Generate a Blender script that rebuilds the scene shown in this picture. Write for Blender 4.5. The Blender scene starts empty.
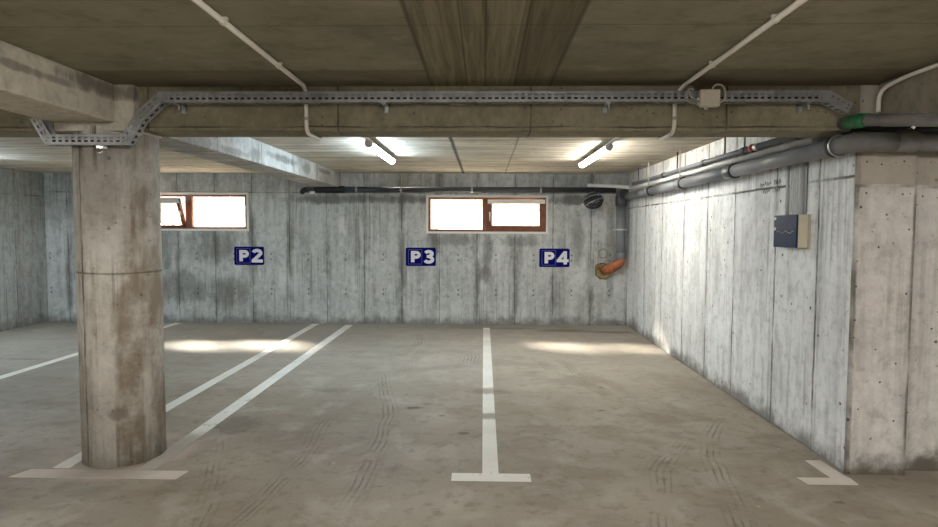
import bpy, bmesh, math, random
from mathutils import Vector, Matrix
random.seed(7)
scn = bpy.context.scene
COL = scn.collection
PI = math.pi

# ------------------------------------------------------------------ mesh helpers
class MB:
    def __init__(self): self.bm = bmesh.new()
    def box(self, x0, x1, y0, y1, z0, z1, mat=None):
        vs = [Vector((x, y, z)) for x in (x0, x1) for y in (y0, y1) for z in (z0, z1)]
        if mat is not None: vs = [mat @ v for v in vs]
        v = [self.bm.verts.new(p) for p in vs]
        for f in ((0,1,3,2),(4,6,7,5),(0,4,5,1),(2,3,7,6),(0,2,6,4),(1,5,7,3)):
            self.bm.faces.new([v[i] for i in f])
        return self
    def tube(self, pts, r, n=16, cap=True, smooth=True):
        pts = [Vector(p) for p in pts]
        rr = r if isinstance(r, (list, tuple)) else [r] * len(pts)
        t0 = (pts[1] - pts[0]).normalized()
        up = Vector((0, 0, 1)) if abs(t0.z) < .9 else Vector((1, 0, 0))
        a = t0.cross(up).normalized()
        rings = []
        for i, p in enumerate(pts):
            if i == 0: t = pts[1] - pts[0]
            elif i == len(pts) - 1: t = pts[-1] - pts[-2]
            else: t = (pts[i+1] - p).normalized() + (p - pts[i-1]).normalized()
            t.normalize()
            a = (a - t * a.dot(t)).normalized()
            b = t.cross(a)
            rings.append([self.bm.verts.new(p + (a * math.cos(2*PI*k/n) + b * math.sin(2*PI*k/n)) * rr[i]) for k in range(n)])
        for i in range(len(rings) - 1):
            for k in range(n):
                f = self.bm.faces.new((rings[i][k], rings[i][(k+1) % n], rings[i+1][(k+1) % n], rings[i+1][k]))
                f.smooth = smooth
        if cap:
            self.bm.faces.new(rings[0][::-1]); self.bm.faces.new(rings[-1])
        return self
    def ring(self, c, axis, r, r2, n=28, m=8):          # torus
        c = Vector(c); ax = Vector(axis).normalized()
        up = Vector((0, 0, 1)) if abs(ax.z) < .9 else Vector((1, 0, 0))
        a = ax.cross(up).normalized(); b = ax.cross(a)
        g = []
        for i in range(n):
            d = a * math.cos(2*PI*i/n) + b * math.sin(2*PI*i/n)
            g.append([self.bm.verts.new(c + d * (r + r2*math.cos(2*PI*j/m)) + ax * r2*math.sin(2*PI*j/m)) for j in range(m)])
        for i in range(n):
            for j in range(m):
                f = self.bm.faces.new((g[i][j], g[(i+1) % n][j], g[(i+1) % n][(j+1) % m], g[i][(j+1) % m])); f.smooth = True
        return self
    def sleeve(self, c, axis, r, l, n=28, bev=.006):    # short band round a pipe
        c = Vector(c); ax = Vector(axis).normalized()
        return self.tube([c-ax*l/2, c-ax*(l/2-bev), c+ax*(l/2-bev), c+ax*l/2], [r-bev, r, r, r-bev], n)
    def poly(self, pts2, M, depth):                     # 2-D outline pushed along local z
        lo = [self.bm.verts.new(M @ Vector((p[0], p[1], 0))) for p in pts2]
        hi = [self.bm.verts.new(M @ Vector((p[0], p[1], depth))) for p in pts2]
        n = len(lo)
        self.bm.faces.new(lo[::-1]); self.bm.faces.new(hi)
        for i in range(n): self.bm.faces.new((lo[i], lo[(i+1) % n], hi[(i+1) % n], hi[i]))
        return self
    def stroke(self, pts, w, M, depth):                 # constant width 2-D stroke
        P = [Vector(p) for p in pts]; L = []; R = []
        for i, p in enumerate(P):
            if i == 0: t = P[1]-P[0]; k = 1
            elif i == len(P)-1: t = P[-1]-P[-2]; k = 1
            else:
                u = (P[i]-P[i-1]).normalized(); v = (P[i+1]-P[i]).normalized()
                t = u+v; k = 1/max(.45, math.sqrt(max(.01, (1+u.dot(v))/2)))
            t = t.normalized(); nrm = Vector((-t.y, t.x))
            L.append(p+nrm*w/2*k); R.append(p-nrm*w/2*k)
        for i in range(len(P)-1):
            self.poly([R[i], R[i+1], L[i+1], L[i]], M, depth+.00015*(i % 2))
        return self
    def build(self, name, mat, parent=None, bevel=0, seg=2):
        bmesh.ops.recalc_face_normals(self.bm, faces=self.bm.faces)
        me = bpy.data.meshes.new(name); self.bm.to_mesh(me); self.bm.free()
        if mat: me.materials.append(mat)
        o = bpy.data.objects.new(name, me); COL.objects.link(o)
        if parent:
            o.parent = parent; o.matrix_parent_inverse = Matrix.Translation(parent.location).inverted() if False else Matrix.Identity(4)
            # parts are modelled in world space; move them into the parent's frame
            inv = Matrix.LocRotScale(parent.location, parent.rotation_euler, None).inverted() if parent.parent is None else None
            if inv is not None and parent.type == 'EMPTY': me.transform(inv)
        if bevel:
            b = o.modifiers.new('bevel', 'BEVEL'); b.width = bevel; b.segments = seg; b.limit_method = 'ANGLE'
        return o

def tag(o, label=None, cat=None, group=None, kind=None):
    if label: o['label'] = label
    if cat: o['category'] = cat
    if group: o['group'] = group
    if kind: o['kind'] = kind
    return o
def empty(name, loc, label, cat, group=None, kind=None):
    o = bpy.data.objects.new(name, None); COL.objects.link(o); o.location = loc; o.empty_display_size = .1
    return tag(o, label, cat, group, kind)
def copy_tree(o, parent=None):
    c = o.copy(); COL.objects.link(c)
    if parent: c.parent = parent
    for ch in [x for x in bpy.data.objects if x.parent == o and x != c]: copy_tree(ch, c)
    return c
def rpath(pts, r, n=8):                                  # polyline with rounded corners
    P = [Vector(p) for p in pts]; out = [P[0]]
    for i in range(1, len(P)-1):
        u = (P[i-1]-P[i]); v = (P[i+1]-P[i]); d = min(r, u.length*.49, v.length*.49)
        a = P[i]+u.normalized()*d; b = P[i]+v.normalized()*d
        for k in range(n+1):
            t = k/n; out.append(a*(1-t)**2 + P[i]*2*t*(1-t) + b*t*t)
    out.append(P[-1]); return out
def arc(cx, cy, rx, ry, a0, a1, n=14):
    return [(cx+rx*math.cos(math.radians(a0+(a1-a0)*i/n)), cy+ry*math.sin(math.radians(a0+(a1-a0)*i/n))) for i in range(n+1)]

# ------------------------------------------------------------------ material helpers
class T:
    def __init__(self, name):
        self.m = bpy.data.materials.new(name); self.m.use_nodes = True
        self.t = self.m.node_tree; self.t.nodes.clear()
        self.out = self.t.nodes.new('ShaderNodeOutputMaterial')
        self.p = self.t.nodes.new('ShaderNodeBsdfPrincipled')
        self.t.links.new(self.p.outputs[0], self.out.inputs[0])
        g = self.t.nodes.new('ShaderNodeNewGeometry'); self.pos = g.outputs['Position']
        s = self.t.nodes.new('ShaderNodeSeparateXYZ'); self.t.links.new(self.pos, s.inputs[0])
        self.x, self.y, self.z = s.outputs
    def link(self, v, inp):
        if hasattr(v, 'is_output') or isinstance(v, bpy.types.NodeSocket): self.t.links.new(v, inp)
        else: inp.default_value = v
    def math(self, op, a, b=0.0, c=0.0, clamp=False):
        n = self.t.nodes.new('ShaderNodeMath'); n.operation = op; n.use_clamp = clamp
        self.link(a, n.inputs[0]); self.link(b, n.inputs[1]); self.link(c, n.inputs[2]); return n.outputs[0]
    def add(self, a, b): return self.math('ADD', a, b)
    def sub(self, a, b): return self.math('SUBTRACT', a, b)
    def mul(self, a, b): return self.math('MULTIPLY', a, b)
    def mx(self, a, b): return self.math('MAXIMUM', a, b)
    def step(self, v, lo, hi, smooth=True):              # 0 at lo, 1 at hi
        n = self.t.nodes.new('ShaderNodeMapRange'); n.interpolation_type = 'SMOOTHSTEP' if smooth else 'LINEAR'
        if lo > hi:
            self.link(v, n.inputs[0]); n.inputs[1].default_value = hi; n.inputs[2].default_value = lo
            n.inputs[3].default_value = 1; n.inputs[4].default_value = 0
        else:
            self.link(v, n.inputs[0]); n.inputs[1].default_value = lo; n.inputs[2].default_value = hi
        return n.outputs[0]
    def vec(self, sx, sy, sz, off=(0, 0, 0)):
        n = self.t.nodes.new('ShaderNodeMapping'); n.inputs['Scale'].default_value = (sx, sy, sz); n.inputs['Location'].default_value = off
        self.link(self.pos, n.inputs[0]); return n.outputs[0]
    def noise(self, sx, sy, sz, detail=5, rough=.55, off=(0, 0, 0), dist=0):
        n = self.t.nodes.new('ShaderNodeTexNoise'); n.inputs['Scale'].default_value = 1; n.inputs['Detail'].default_value = detail
        n.inputs['Roughness'].default_value = rough; n.inputs['Distortion'].default_value = dist
        self.link(self.vec(sx, sy, sz, off), n.inputs['Vector']); return n.outputs[0]
    def voro(self, sx, sy, sz, off=(0, 0, 0)):
        n = self.t.nodes.new('ShaderNodeTexVoronoi'); n.inputs['Scale'].default_value = 1
        self.link(self.vec(sx, sy, sz, off), n.inputs['Vector'])
        s = self.t.nodes.new('ShaderNodeSeparateColor'); self.link(n.outputs['Color'], s.inputs[0])
        return n.outputs['Distance'], s.outputs[0]
    def mix(self, f, a, b):
        n = self.t.nodes.new('ShaderNodeMix'); n.data_type = 'RGBA'
        self.link(f, n.inputs[0])
        self.link((*a, 1) if isinstance(a, tuple) else a, n.inputs[6]); self.link((*b, 1) if isinstance(b, tuple) else b, n.inputs[7])
        return n.outputs[2]
    def line(self, v, c, w, soft=None):                  # 1 on |v-c|<w
        d = self.math('ABSOLUTE', self.sub(v, c)); return self.step(d, (soft or w*2), w*.4)
    def periodic(self, v, period, phase, w):
        a = self.math('PINGPONG', self.sub(v, phase), period/2) ; return self.step(a, w*2, w*.4)
    def spot(self, u, v, cu, cv, ru, rv, n=None):
        a = self.math('POWER', self.math('DIVIDE', self.sub(u, cu), ru), 2); b = self.math('POWER', self.math('DIVIDE', self.sub(v, cv), rv), 2)
        d = self.add(a, b)
        if n is not None: d = self.add(d, self.mul(self.sub(n, .5), 3.2))
        return self.step(d, 1.3, .1)
    def finish(self, col, rough=.8, bump=None, bstr=.3, bdist=.01, spec=.3, metal=0):
        self.link((*col, 1) if isinstance(col, tuple) else col, self.p.inputs['Base Color'])
        self.link(rough, self.p.inputs['Roughness']); self.p.inputs['Metallic'].default_value = metal
        self.p.inputs['Specular IOR Level'].default_value = spec
        if bump is not None:
            b = self.t.nodes.new('ShaderNodeBump'); b.inputs['Strength'].default_value = bstr; b.inputs['Distance'].default_value = bdist
            self.link(bump, b.inputs['Height']); self.t.links.new(b.outputs[0], self.p.inputs['Normal'])
        return self.m

def concrete(name, ca, cb, axis='x', seams=(), period=None, phase=0, hl=(), streak=.5, dark=(.09,.08,.065), pale=None,
             holes=.5, dirt=.5, spots=(), seam_k=.75, band=None, ties=None, off=(0,0,0), halo=.4, sw=.006, board=None):
    t = T(name)
    u = {'x': t.x, 'y': t.y}[axis]; z = t.z
    ax = (1, .15) if axis == 'x' else (.15, 1)
    big = t.noise(.9, .9, .9, 6, .6, off); mid = t.noise(5, 5, 4, 7, .65, off); fine = t.noise(60, 60, 60, 4, .6)
    col = t.mix(t.step(big, .3, .7), ca, cb)
    col = t.mix(t.mul(t.step(mid, .45, .75), .38), col, tuple(c*.62 for c in cb))
    col = t.mix(t.mul(t.step(fine, .5, .8), .22), col, tuple(c*.5 for c in cb))
    if pale: col = t.mix(t.mul(t.step(t.noise(2.2, 2.2, 1.1, 6, .6, (5, 3, off[2]+1)), .5, .7), .65), col, pale)
    blo = t.noise(13, 13, 11, 7, .72, (off[0]+3, 2, 8))
    col = t.mix(t.mul(t.step(blo, .5, .64), .5), col, tuple(c*.52 for c in cb))
    col = t.mix(t.mul(t.step(blo, .5, .36), .35), col, tuple(min(.92, c*1.22) for c in cb))
    wob = t.mul(t.sub(t.noise(3, 3, 6, 3), .5), .02)
    uw = t.add(u, wob)
    if streak:
        s1 = t.noise(26*ax[0], 26*ax[1], .45, 4, .6, off); s2 = t.noise(7*ax[0], 7*ax[1], .6, 5, .6, (2, 8, 1))
        sp = t.step(t.noise(1.6, 1.6, 1.3, 5, .6, (3, off[1], 6)), .42, .62)
        col = t.mix(t.mul(t.mul(t.step(s1, .5, .64), sp), streak), col, dark)
        col = t.mix(t.mul(t.mul(t.step(s2, .47, .62), t.step(mid, .3, .58)), streak*.75), col, tuple(c*1.5 for c in dark))
    sm = None; hm = None
    L = []
    if period: L.append((t.periodic(uw, period, phase, sw), t.periodic(uw, period, phase, .05)))
    for c in seams: L.append((t.line(uw, c, sw), t.line(uw, c, .05)))
    for a, b in L:
        sm = a if sm is None else t.mx(sm, a); hm = b if hm is None else t.mx(hm, b)
    zw = t.add(z, t.mul(t.sub(t.noise(2.5, 2.5, 1, 3), .5), .025))
    for c in hl:
        a = t.line(zw, c, sw*.9); sm = a if sm is None else t.mx(sm, a)
    if hm is not None and halo:
        col = t.mix(t.mul(t.mul(hm, t.step(t.noise(5, 5, 1.5, 5, .65, (4, 4, 4)), .42, .66)), halo), col, tuple(c*1.4 for c in dark))
    if sm is not None:
        sm = t.mul(sm, t.step(t.noise(2.5, 2.5, 2.2, 4, .6, (9, 1, 3)), .32, .6))
        col = t.mix(t.mul(sm, seam_k), col, tuple(c*.55 for c in dark))
    if band:                                             # upper pour of another tint
        col = t.mix(t.mul(t.step(zw, band[0], band[0]+.01), band[2]), col, band[1])
    if dirt:
        dn = t.noise(3.2, 3.2, 3.2, 6, .65, (1, 7, 2))
        h = t.sub(z, t.mul(t.sub(dn, .46), .55))
        col = t.mix(t.mul(t.step(h, .16, -.02), dirt), col, dark)
    for (cu, cv, ru, rv, k) in spots:
        col = t.mix(t.mul(t.spot(u, z, cu, cv, ru, rv, t.noise(8, 8, 3, 6, .7, (cu, cv, 1))), k), col, tuple(c*1.15 for c in dark))
    hb = None
    if holes:
        d, r = t.voro(7, 7, 7, off); d2, r2 = t.voro(22, 22, 22, off)
        hb = t.mul(t.step(d, .10, .05), t.step(r, .55, .6)); h2 = t.mul(t.step(d2, .2, .1), t.step(r2, .72, .78))
        hb = t.mx(hb, h2)
        if ties:
            uu = t.periodic(u, ties[0], ties[1], .011)
            for zc in ties[2:]: hb = t.mx(hb, t.mul(uu, t.line(z, zc, .013)))
        col = t.mix(t.mul(hb, holes), col, tuple(c*.5 for c in dark))
    bump = t.add(t.mul(mid, .6), t.mul(fine, .25))
    if hb is not None: bump = t.sub(bump, t.mul(hb, .6))
    if sm is not None: bump = t.sub(bump, t.mul(sm, .8))
    return t.finish(col, .85, bump, .45, .012, .25)

def plain(name, c, rough=.5, metal=0, spec=.5, var=.25, sc=6, bump=0):
    t = T(name)
    n = t.noise(sc, sc, sc, 6, .6)
    col = t.mix(t.step(n, .35, .7), c, tuple(x*(1-var) for x in c))
    return t.finish(col, rough, t.noise(sc*8, sc*8, sc*8, 3) if bump else None, bump, .004, spec, metal)
def emit(name, c, s):
    t = T(name)
    n = t.t.nodes.new('ShaderNodeEmission'); n.inputs[0].default_value = (*c, 1); n.inputs[1].default_value = s
    t.t.links.new(n.outputs[0], t.out.inputs[0]); return t.m

# ------------------------------------------------------------------ key dimensions
YB, XR, XL, ZC = 10.28, 2.39, -7.42, 2.52
YF = 4.03
W2 = (-.95, 1.055, 1.535, 2.15)
W1 = (-5.98, -3.955, 1.565, 2.185)

# ------------------------------------------------------------------ materials
M = {}
M['back'] = concrete('concrete_back', (.49,.505,.49), (.60,.62,.605), 'x', period=.63, phase=-.11, hl=(2.2,), ties=(.63, .205, 1.17, 1.08, .58, .5), streak=.48,
    dark=(.11,.105,.09), holes=.7, dirt=.65, pale=(.70,.715,.705), halo=.75,
    spots=[(-.85,1.38,.12,.3,.75),(.05,1.3,.1,.45,.6),(.55,1.2,.12,.4,.45),(-.5,1.42,.35,.12,.55),(.6,1.4,.35,.1,.5),(-4.6,1.35,.5,.35,.5),(-5.2,.6,.7,.3,.6),
           (-4.3,.5,.4,.3,.6),(1.55,1.5,.12,.5,.5),(-2.6,2.09,.9,.09,.8),(-1.3,2.09,.5,.09,.8),(1.5,2.08,.5,.09,.8),(.02,.85,.12,.16,.6),(-5.4,1.3,.15,.5,.5),(-3.9,1.2,.1,.6,.4),
           (2.1,1.2,.1,.9,.5)])
M['right'] = concrete('concrete_right', (.74,.745,.735), (.83,.835,.825), 'y', seams=(4.04,4.47,5.11,5.94,6.66,7.43,8.33,9.2), hl=(1.95,), streak=.4,
    dark=(.17,.16,.145), holes=1, dirt=.85, pale=(.9,.905,.9), off=(3,2,1), seam_k=.95, sw=.009)
M['pier'] = concrete('concrete_pier', (.56,.53,.505), (.64,.61,.585), 'x', seams=(2.394,2.762,3.3), hl=(1.885,), streak=.25, dark=(.10,.085,.065), holes=.9,
    dirt=.95, off=(1,5,2), sw=.01, band=(1.89,(.33,.295,.24),.75))
M['left'] = concrete('concrete_left', (.33,.345,.34), (.43,.44,.425), 'y', period=.75, phase=9.6, hl=(2.12,), streak=.5, dirt=.5, off=(7,1,1))
M['rear'] = concrete('concrete_rear', (.30,.295,.28), (.38,.37,.35), 'x', period=.7, hl=(2.0,), streak=.5, off=(2,2,2))
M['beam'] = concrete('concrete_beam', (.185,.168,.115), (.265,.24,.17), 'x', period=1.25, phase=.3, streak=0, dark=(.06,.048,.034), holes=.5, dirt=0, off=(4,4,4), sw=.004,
    hl=(2.26,))
M['beam_lane'] = concrete('concrete_beam_lane', (.50,.465,.39), (.62,.58,.50), 'y', seams=(2.6,), streak=0, dark=(.11,.09,.07), holes=.6, dirt=0, off=(6,3,5),
    spots=[(3.75,2.47,.35,.06,.8),(3.2,2.42,.5,.025,.6)])
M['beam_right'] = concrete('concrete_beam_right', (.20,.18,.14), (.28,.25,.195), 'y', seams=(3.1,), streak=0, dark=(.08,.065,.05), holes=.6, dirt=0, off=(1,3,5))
M['beam_bay'] = concrete('concrete_beam_bay', (.30,.29,.265), (.47,.465,.44), 'y', period=1.1, streak=0, dark=(.10,.09,.08), holes=.95, dirt=0, off=(9,3,5), pale=(.68,.69,.68),
    spots=[(5.2,2.44,.5,.05,.7),(6.4,2.36,.2,.09,.6),(7.3,2.42,.6,.05,.65),(8.3,2.4,.2,.08,.55),(4.7,2.36,.2,.07,.6),(9.2,2.45,.4,.04,.6),(5.9,2.33,.4,.04,.5)])
M['column'] = concrete('concrete_column', (.48,.455,.41), (.60,.575,.53), 'x', seams=(-2.64,), hl=(1.3,), streak=1.25, dark=(.17,.138,.105), holes=.5, dirt=.35, off=(2,6,9),
    pale=(.64,.615,.57), spots=[(-2.4,1.0,.06,.2,.55),(-2.43,.36,.06,.05,.7),(-2.5,1.9,.14,.4,.45)])

def ceiling_mat():
    t = T('concrete_ceiling')
    big = t.noise(.8, .8, 1, 6, .6); mid = t.noise(2.5, 9, 1, 6, .6, (1, 1, 0)); fine = t.noise(50, 50, 50, 4)
    col = t.mix(t.step(big, .3, .7), (.19,.178,.128), (.27,.254,.185))
    col = t.mix(t.mul(t.step(mid, .5, .75), .3), col, (.17,.145,.105))
    blo = t.noise(5, 6, 1, 7, .7, (6, 3, 0)); col = t.mix(t.mul(t.step(blo, .48, .66), .5), col, (.13,.11,.07)); col = t.mix(t.mul(t.step(blo, .46, .32), .4), col, (.33,.31,.24))
    # bay side is paler, boarded across the width
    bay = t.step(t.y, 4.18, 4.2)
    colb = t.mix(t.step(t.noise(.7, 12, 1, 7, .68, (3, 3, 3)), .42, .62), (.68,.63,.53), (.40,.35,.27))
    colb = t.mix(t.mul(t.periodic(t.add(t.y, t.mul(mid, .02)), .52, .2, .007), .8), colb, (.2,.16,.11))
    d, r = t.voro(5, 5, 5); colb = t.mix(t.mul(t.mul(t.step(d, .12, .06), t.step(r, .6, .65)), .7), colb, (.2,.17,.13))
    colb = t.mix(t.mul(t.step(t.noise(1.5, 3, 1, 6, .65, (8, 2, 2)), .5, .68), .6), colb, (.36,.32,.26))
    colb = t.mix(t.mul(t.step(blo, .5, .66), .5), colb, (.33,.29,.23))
    # boarded strip in the lane, grain along the depth
    sx = t.mul(t.step(t.x, -.345, -.33), t.step(t.x, .425, .41))
    grain = t.noise(32, 1.3, 1, 6, .65, (2, 2, 2), .6); g2 = t.noise(9, .5, 1, 4, .6)
    cs = t.mix(t.step(grain, .35, .7), (.235,.212,.14), (.125,.108,.066))
    cs = t.mix(t.mul(t.step(t.x, .17, .19), .55), cs, (.09,.074,.048))
    cs = t.mix(t.mul(t.step(g2, .5, .7), .4), cs, (.25,.225,.16))
    for c in (-.11, .005, .19): cs = t.mix(t.mul(t.line(t.x, c, .004), .6), cs, (.05,.04,.025))
    strip = t.mul(sx, t.sub(1, bay))
    col = t.mix(strip, col, cs)
    for c in (2.84, 1.2, -.4): col = t.mix(t.mul(t.line(t.add(t.y, t.mul(t.sub(mid, .5), .02)), c, .006), .35), col, (.07,.06,.042))
    db = t.mul(t.step(t.add(t.y, t.mul(t.sub(t.noise(3, 3, 3), .5), .02)), 3.60, 3.64), t.step(t.noise(1.2, 4, 1, 5, .6, (4, 1, 1)), .2, .5))
    col = t.mix(t.mul(t.mul(db, t.sub(1, sx)), .55), col, (.11,.085,.055))
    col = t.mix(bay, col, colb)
    crack = t.line(t.add(t.x, t.mul(t.sub(t.noise(3, 3, 3), .5), .02)), -.34, .016)
    crack2 = t.line(t.add(t.x, t.mul(t.sub(t.noise(3, 3, 3), .5), .03)), .346, .008)
    col = t.mix(t.mul(t.mx(t.mul(crack, .9), t.mul(crack2, .5)), bay), col, (.035,.03,.025))
    edge = t.mx(t.line(t.x, -.338, .008), t.line(t.x, .418, .008))
    col = t.mix(t.mul(t.mul(edge, t.sub(1, bay)), .6), col, (.05,.04,.028))
    return t.finish(col, .85, t.add(t.mul(mid, .5), t.mul(grain, .4)), .35, .01, .25)
M['ceiling'] = ceiling_mat()

FLOOR_A, FLOOR_B = (.252,.211,.166), (.345,.298,.244)
def floor_mat():
    t = T('concrete_floor')
    big = t.noise(.45, .45, 1, 7, .6, (3, 1, 0)); mid = t.noise(2.6, 2.2, 1, 7, .62, (1, 6, 0), .4); fine = t.noise(85, 85, 1, 4, .6)
    g = t.noise(9, 9, 1, 6, .65)
    col = t.mix(t.step(big, .35, .65), FLOOR_A, FLOOR_B)
    col = t.mix(t.mul(t.step(mid, .48, .66), .6), col, (.40,.36,.305))
    col = t.mix(t.mul(t.step(t.noise(1.2, 1.6, 1, 7, .65, (9, 9, 0)), .48, .64), .65), col, (.195,.158,.12))
    col = t.mix(t.mul(t.step(g, .5, .68), .5), col, (.15,.125,.10))
    col = t.mix(t.mul(t.step(fine, .5, .78), .3), col, (.10,.085,.07))
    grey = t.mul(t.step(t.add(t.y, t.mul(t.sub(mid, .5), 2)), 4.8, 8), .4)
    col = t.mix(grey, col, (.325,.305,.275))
    # tyre tracks: bundles of fine curved lines
    trk = None
    for (cx, cy, r, w, x0, x1, y0, y1) in [(-9, 4.2, 8.25, .1, -1.2, -.3, 3.4, 7.2),(-9.4, 4.4, 8.1, .09, -1.9, -.6, 3.0, 5.2),(9, 9.5, 8.55, .12, -.2, 1.6, 3.0, 8),(8.5, 9.2, 7.75, .12, .3, 2.0, 3.6, 7.6),
                                   (6, 2, 5.2, .1, .5, 1.6, 2.6, 4.6),(-.9, 7.6, .75, .16, -1.7, .1, 6.6, 8.6),(.2, 7.2, .55, .1, .1, .9, 6.7, 8.0),(-7, 2, 5.6, .1, -2, -.8, 2.4, 4.6),(7.2, 7.6, 6.2, .09, .8, 2.0, 4.6, 7.4),(-8, 8, 7.2, .1, -1.4, -.2, 5.2, 8.2),(5.5, 3, 4.1, .09, 1.2, 2.2, 2.8, 5.2),(-6, 9, 5.1, .09, -1.7, -.5, 7.2, 9.4)]:
        d = t.math('SQRT', t.add(t.math('POWER', t.sub(t.x, cx), 2), t.math('POWER', t.sub(t.y, cy), 2)))
        d = t.add(d, t.mul(t.sub(t.noise(.9, .9, 1, 2, .5, (cx, cy, 0)), .5), .25))
        b = t.line(d, r, w*.8, w*1.1)
        ln = t.step(t.math('SINE', t.mul(d, 2*PI/.042)), .1, .9)
        bx = t.mul(t.mul(t.step(t.x, x0-.1, x0+.2), t.step(t.x, x1+.1, x1-.2)), t.mul(t.step(t.y, y0-.2, y0+.4), t.step(t.y, y1+.3, y1-.4)))
        k = t.mul(t.mul(b, ln), t.mul(bx, t.step(t.noise(3, 3, 1, 5, .6, (r, cx, 0)), .38, .6)))
        trk = k if trk is None else t.mx(trk, k)
    col = t.mix(t.mul(trk, .6), col, (.10,.08,.062))
    nn = t.noise(14, 14, 1, 6, .7)
    for (cx, cy, rx, ry, k) in [(-.62,5.42,.09,.05,.85),(-.5,5.55,.06,.02,.6),(-.15,4.75,.05,.04,.7),(-.35,5.2,.03,.03,.6),(1.2,6.2,.03,.03,.6),(1.05,5.4,.04,.03,.6),(2.1,3.6,.04,.02,.7),
                              (-1.5,6.0,.2,.1,.35),(1.3,9.7,.5,.15,.55),(2.0,9.6,.4,.12,.6),(.2,9.9,.8,.12,.4),(-5.6,7.3,.3,.03,.6),(-5.2,7.9,.25,.03,.6),(-2.0,4.9,.2,.25,.4),(.06,6.0,.25,.12,.4)]:
        col = t.mix(t.mul(t.spot(t.x, t.y, cx, cy, rx, ry, nn), k), col, (.07,.056,.045))
    # dusty pink halo of worn paint round the column foot
    dc = t.math('SQRT', t.add(t.math('POWER', t.add(t.x, 2.53), 2), t.math('POWER', t.sub(t.y, 4.22), 2)))
    col = t.mix(t.mul(t.mul(t.step(dc, .52, .40), t.step(dc, .29, .34)), t.mul(t.step(t.noise(4, 4, 1, 5, .6, (1, 2, 0)), .36, .52), .9)), col, (.43,.34,.29))
    d, r = t.voro(5, 5, 1); col = t.mix(t.mul(t.mul(t.step(d, .07, .03), t.step(r, .75, .8)), .6), col, (.5,.48,.45))
    rough = t.math('ADD', .50, t.mul(mid, .3))
    return t.finish(col, rough, t.add(t.add(t.mul(mid, .3), t.mul(fine, .25)), t.mul(trk, -.15)), .25, .008, .35)
M['floor'] = floor_mat()

def paint_mat(name, worn, fade=None, tint=(.76,.74,.69)):
    t = T(name)
    n1 = t.noise(11, 11, 1, 7, .7, (worn*9, 0, 0)); n2 = t.noise(1.6, 2.2, 1, 5, .6, (2, worn*5, 0)); n3 = t.noise(45, 8, 1, 5, .6)
    floor = t.mix(t.step(n2, .35, .65), (.26,.22,.18), (.33,.285,.235))
    col = t.mix(t.mul(t.step(n2, .4, .7), .5), tint, tuple(c*.78 for c in tint))
    w = t.add(t.mul(t.sub(n1, .5), 1.3), t.mul(t.sub(n2, .5), .8))
    w = t.step(w, .27-worn*.5, .42-worn*.5)
    w = t.mx(w, t.mul(t.step(n3, .6, .72), .35+worn*.3))
    if fade:
        f = None
        for (kind, a, b, k) in fade:
            if kind == 'y<': g = t.mul(t.step(t.add(t.y, t.mul(t.sub(n1, .5), .3)), b, a), k)
            elif kind == 'y|': g = t.mul(t.line(t.add(t.y, t.mul(t.sub(n1, .5), .22)), a, b*.7, b*1.1), k)
            elif kind == 'x|': g = t.mul(t.line(t.add(t.x, t.mul(t.sub(n1, .5), .3)), a, b*.7, b*1.1), k)
            f = g if f is None else t.mx(f, g)
        w = t.mx(w, f)
    col = t.mix(w, col, floor)
    return t.finish(col, .7, n1, .15, .004, .3)
M['paint'] = paint_mat('line_paint', .12)
M['paint_t'] = paint_mat('line_paint_centre', .12, [('y|', 6.02, .16, .9), ('y|', 5.2, .13, .92), ('y|', 9.5, .4, .3)])
M['paint_col'] = paint_mat('line_paint_by_column', .25, [('y<', 4.55, 4.8, .8)])
M['paint_bar'] = paint_mat('line_paint_bar', .12, [('x|', -2.45, .38, .62)], (.62,.56,.50))
M['paint_corner'] = paint_mat('line_paint_corner', .05, None, (.60,.545,.485))
M['paint_old'] = paint_mat('line_paint_old', .2)

M['pvc'] = plain('grey_pvc', (.20,.21,.23), .38, 0, .5, .25, 3)
M['pvc_dusty'] = plain('grey_pvc_dusty', (.17,.17,.165), .6, 0, .4, .35, 5)
M['pvc_dark'] = plain('dark_grey_pvc', (.055,.06,.07), .45)
M['black'] = plain('black_rubber', (.012,.012,.013), .6)
M['foam'] = plain('grey_foam', (.16,.155,.145), .8, 0, .2, .3, 8)
M['orange'] = plain('orange_pvc', (.44,.14,.05), .45, 0, .5, .3, 12)
M['putty'] = plain('yellow_foam', (.36,.26,.13), .95, 0, .1, .5, 30, .8)
M['steel'] = plain('galvanised_steel', (.52,.54,.55), .42, .75, .5, .35, 14)
M['tray'] = plain('tray_steel', (.34,.35,.36), .5, .35, .5, .35, 9)
M['chrome'] = plain('bright_steel', (.75,.75,.75), .3, .9)
M['white'] = plain('white_plastic', (.82,.81,.78), .45, 0, .4, .08)
M['conduit'] = plain('conduit_plastic', (.80,.77,.70), .5, 0, .3, .1)
M['ivory'] = plain('ivory_plastic', (.55,.52,.44), .5, 0, .4, .12)
M['cable'] = plain('grey_cable', (.46,.44,.38), .5)
M['trunk'] = plain('trunking_plastic', (.50,.51,.52), .5, 0, .3, .1)
M['green'] = plain('green_tape', (.03,.20,.075), .4, 0, .5, .45, 25)
M['red'] = plain('red_plastic', (.45,.05,.03), .5)
M['wood'] = plain('brown_window_frame', (.24,.075,.03), .4, 0, .5, .4, 9)
M['upvc'] = plain('white_window_frame', (.88,.85,.80), .4, 0, .5, .1)
M['blue'] = plain('sign_blue', (.001,.001,.115), .6, 0, .08, .15, 10)
M['signwhite'] = plain('sign_white', (.82,.82,.86), .5, 0, .3, .05)
M['signline'] = plain('sign_pale_blue', (.16,.15,.55), .5)
M['doorblue'] = plain('dark_blue_gloss', (.018,.042,.092), .3, 0, .12, .2, 18, 0)
M['beige'] = plain('beige_enamel', (.72,.66,.51), .5, 0, .4, .1)
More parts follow.
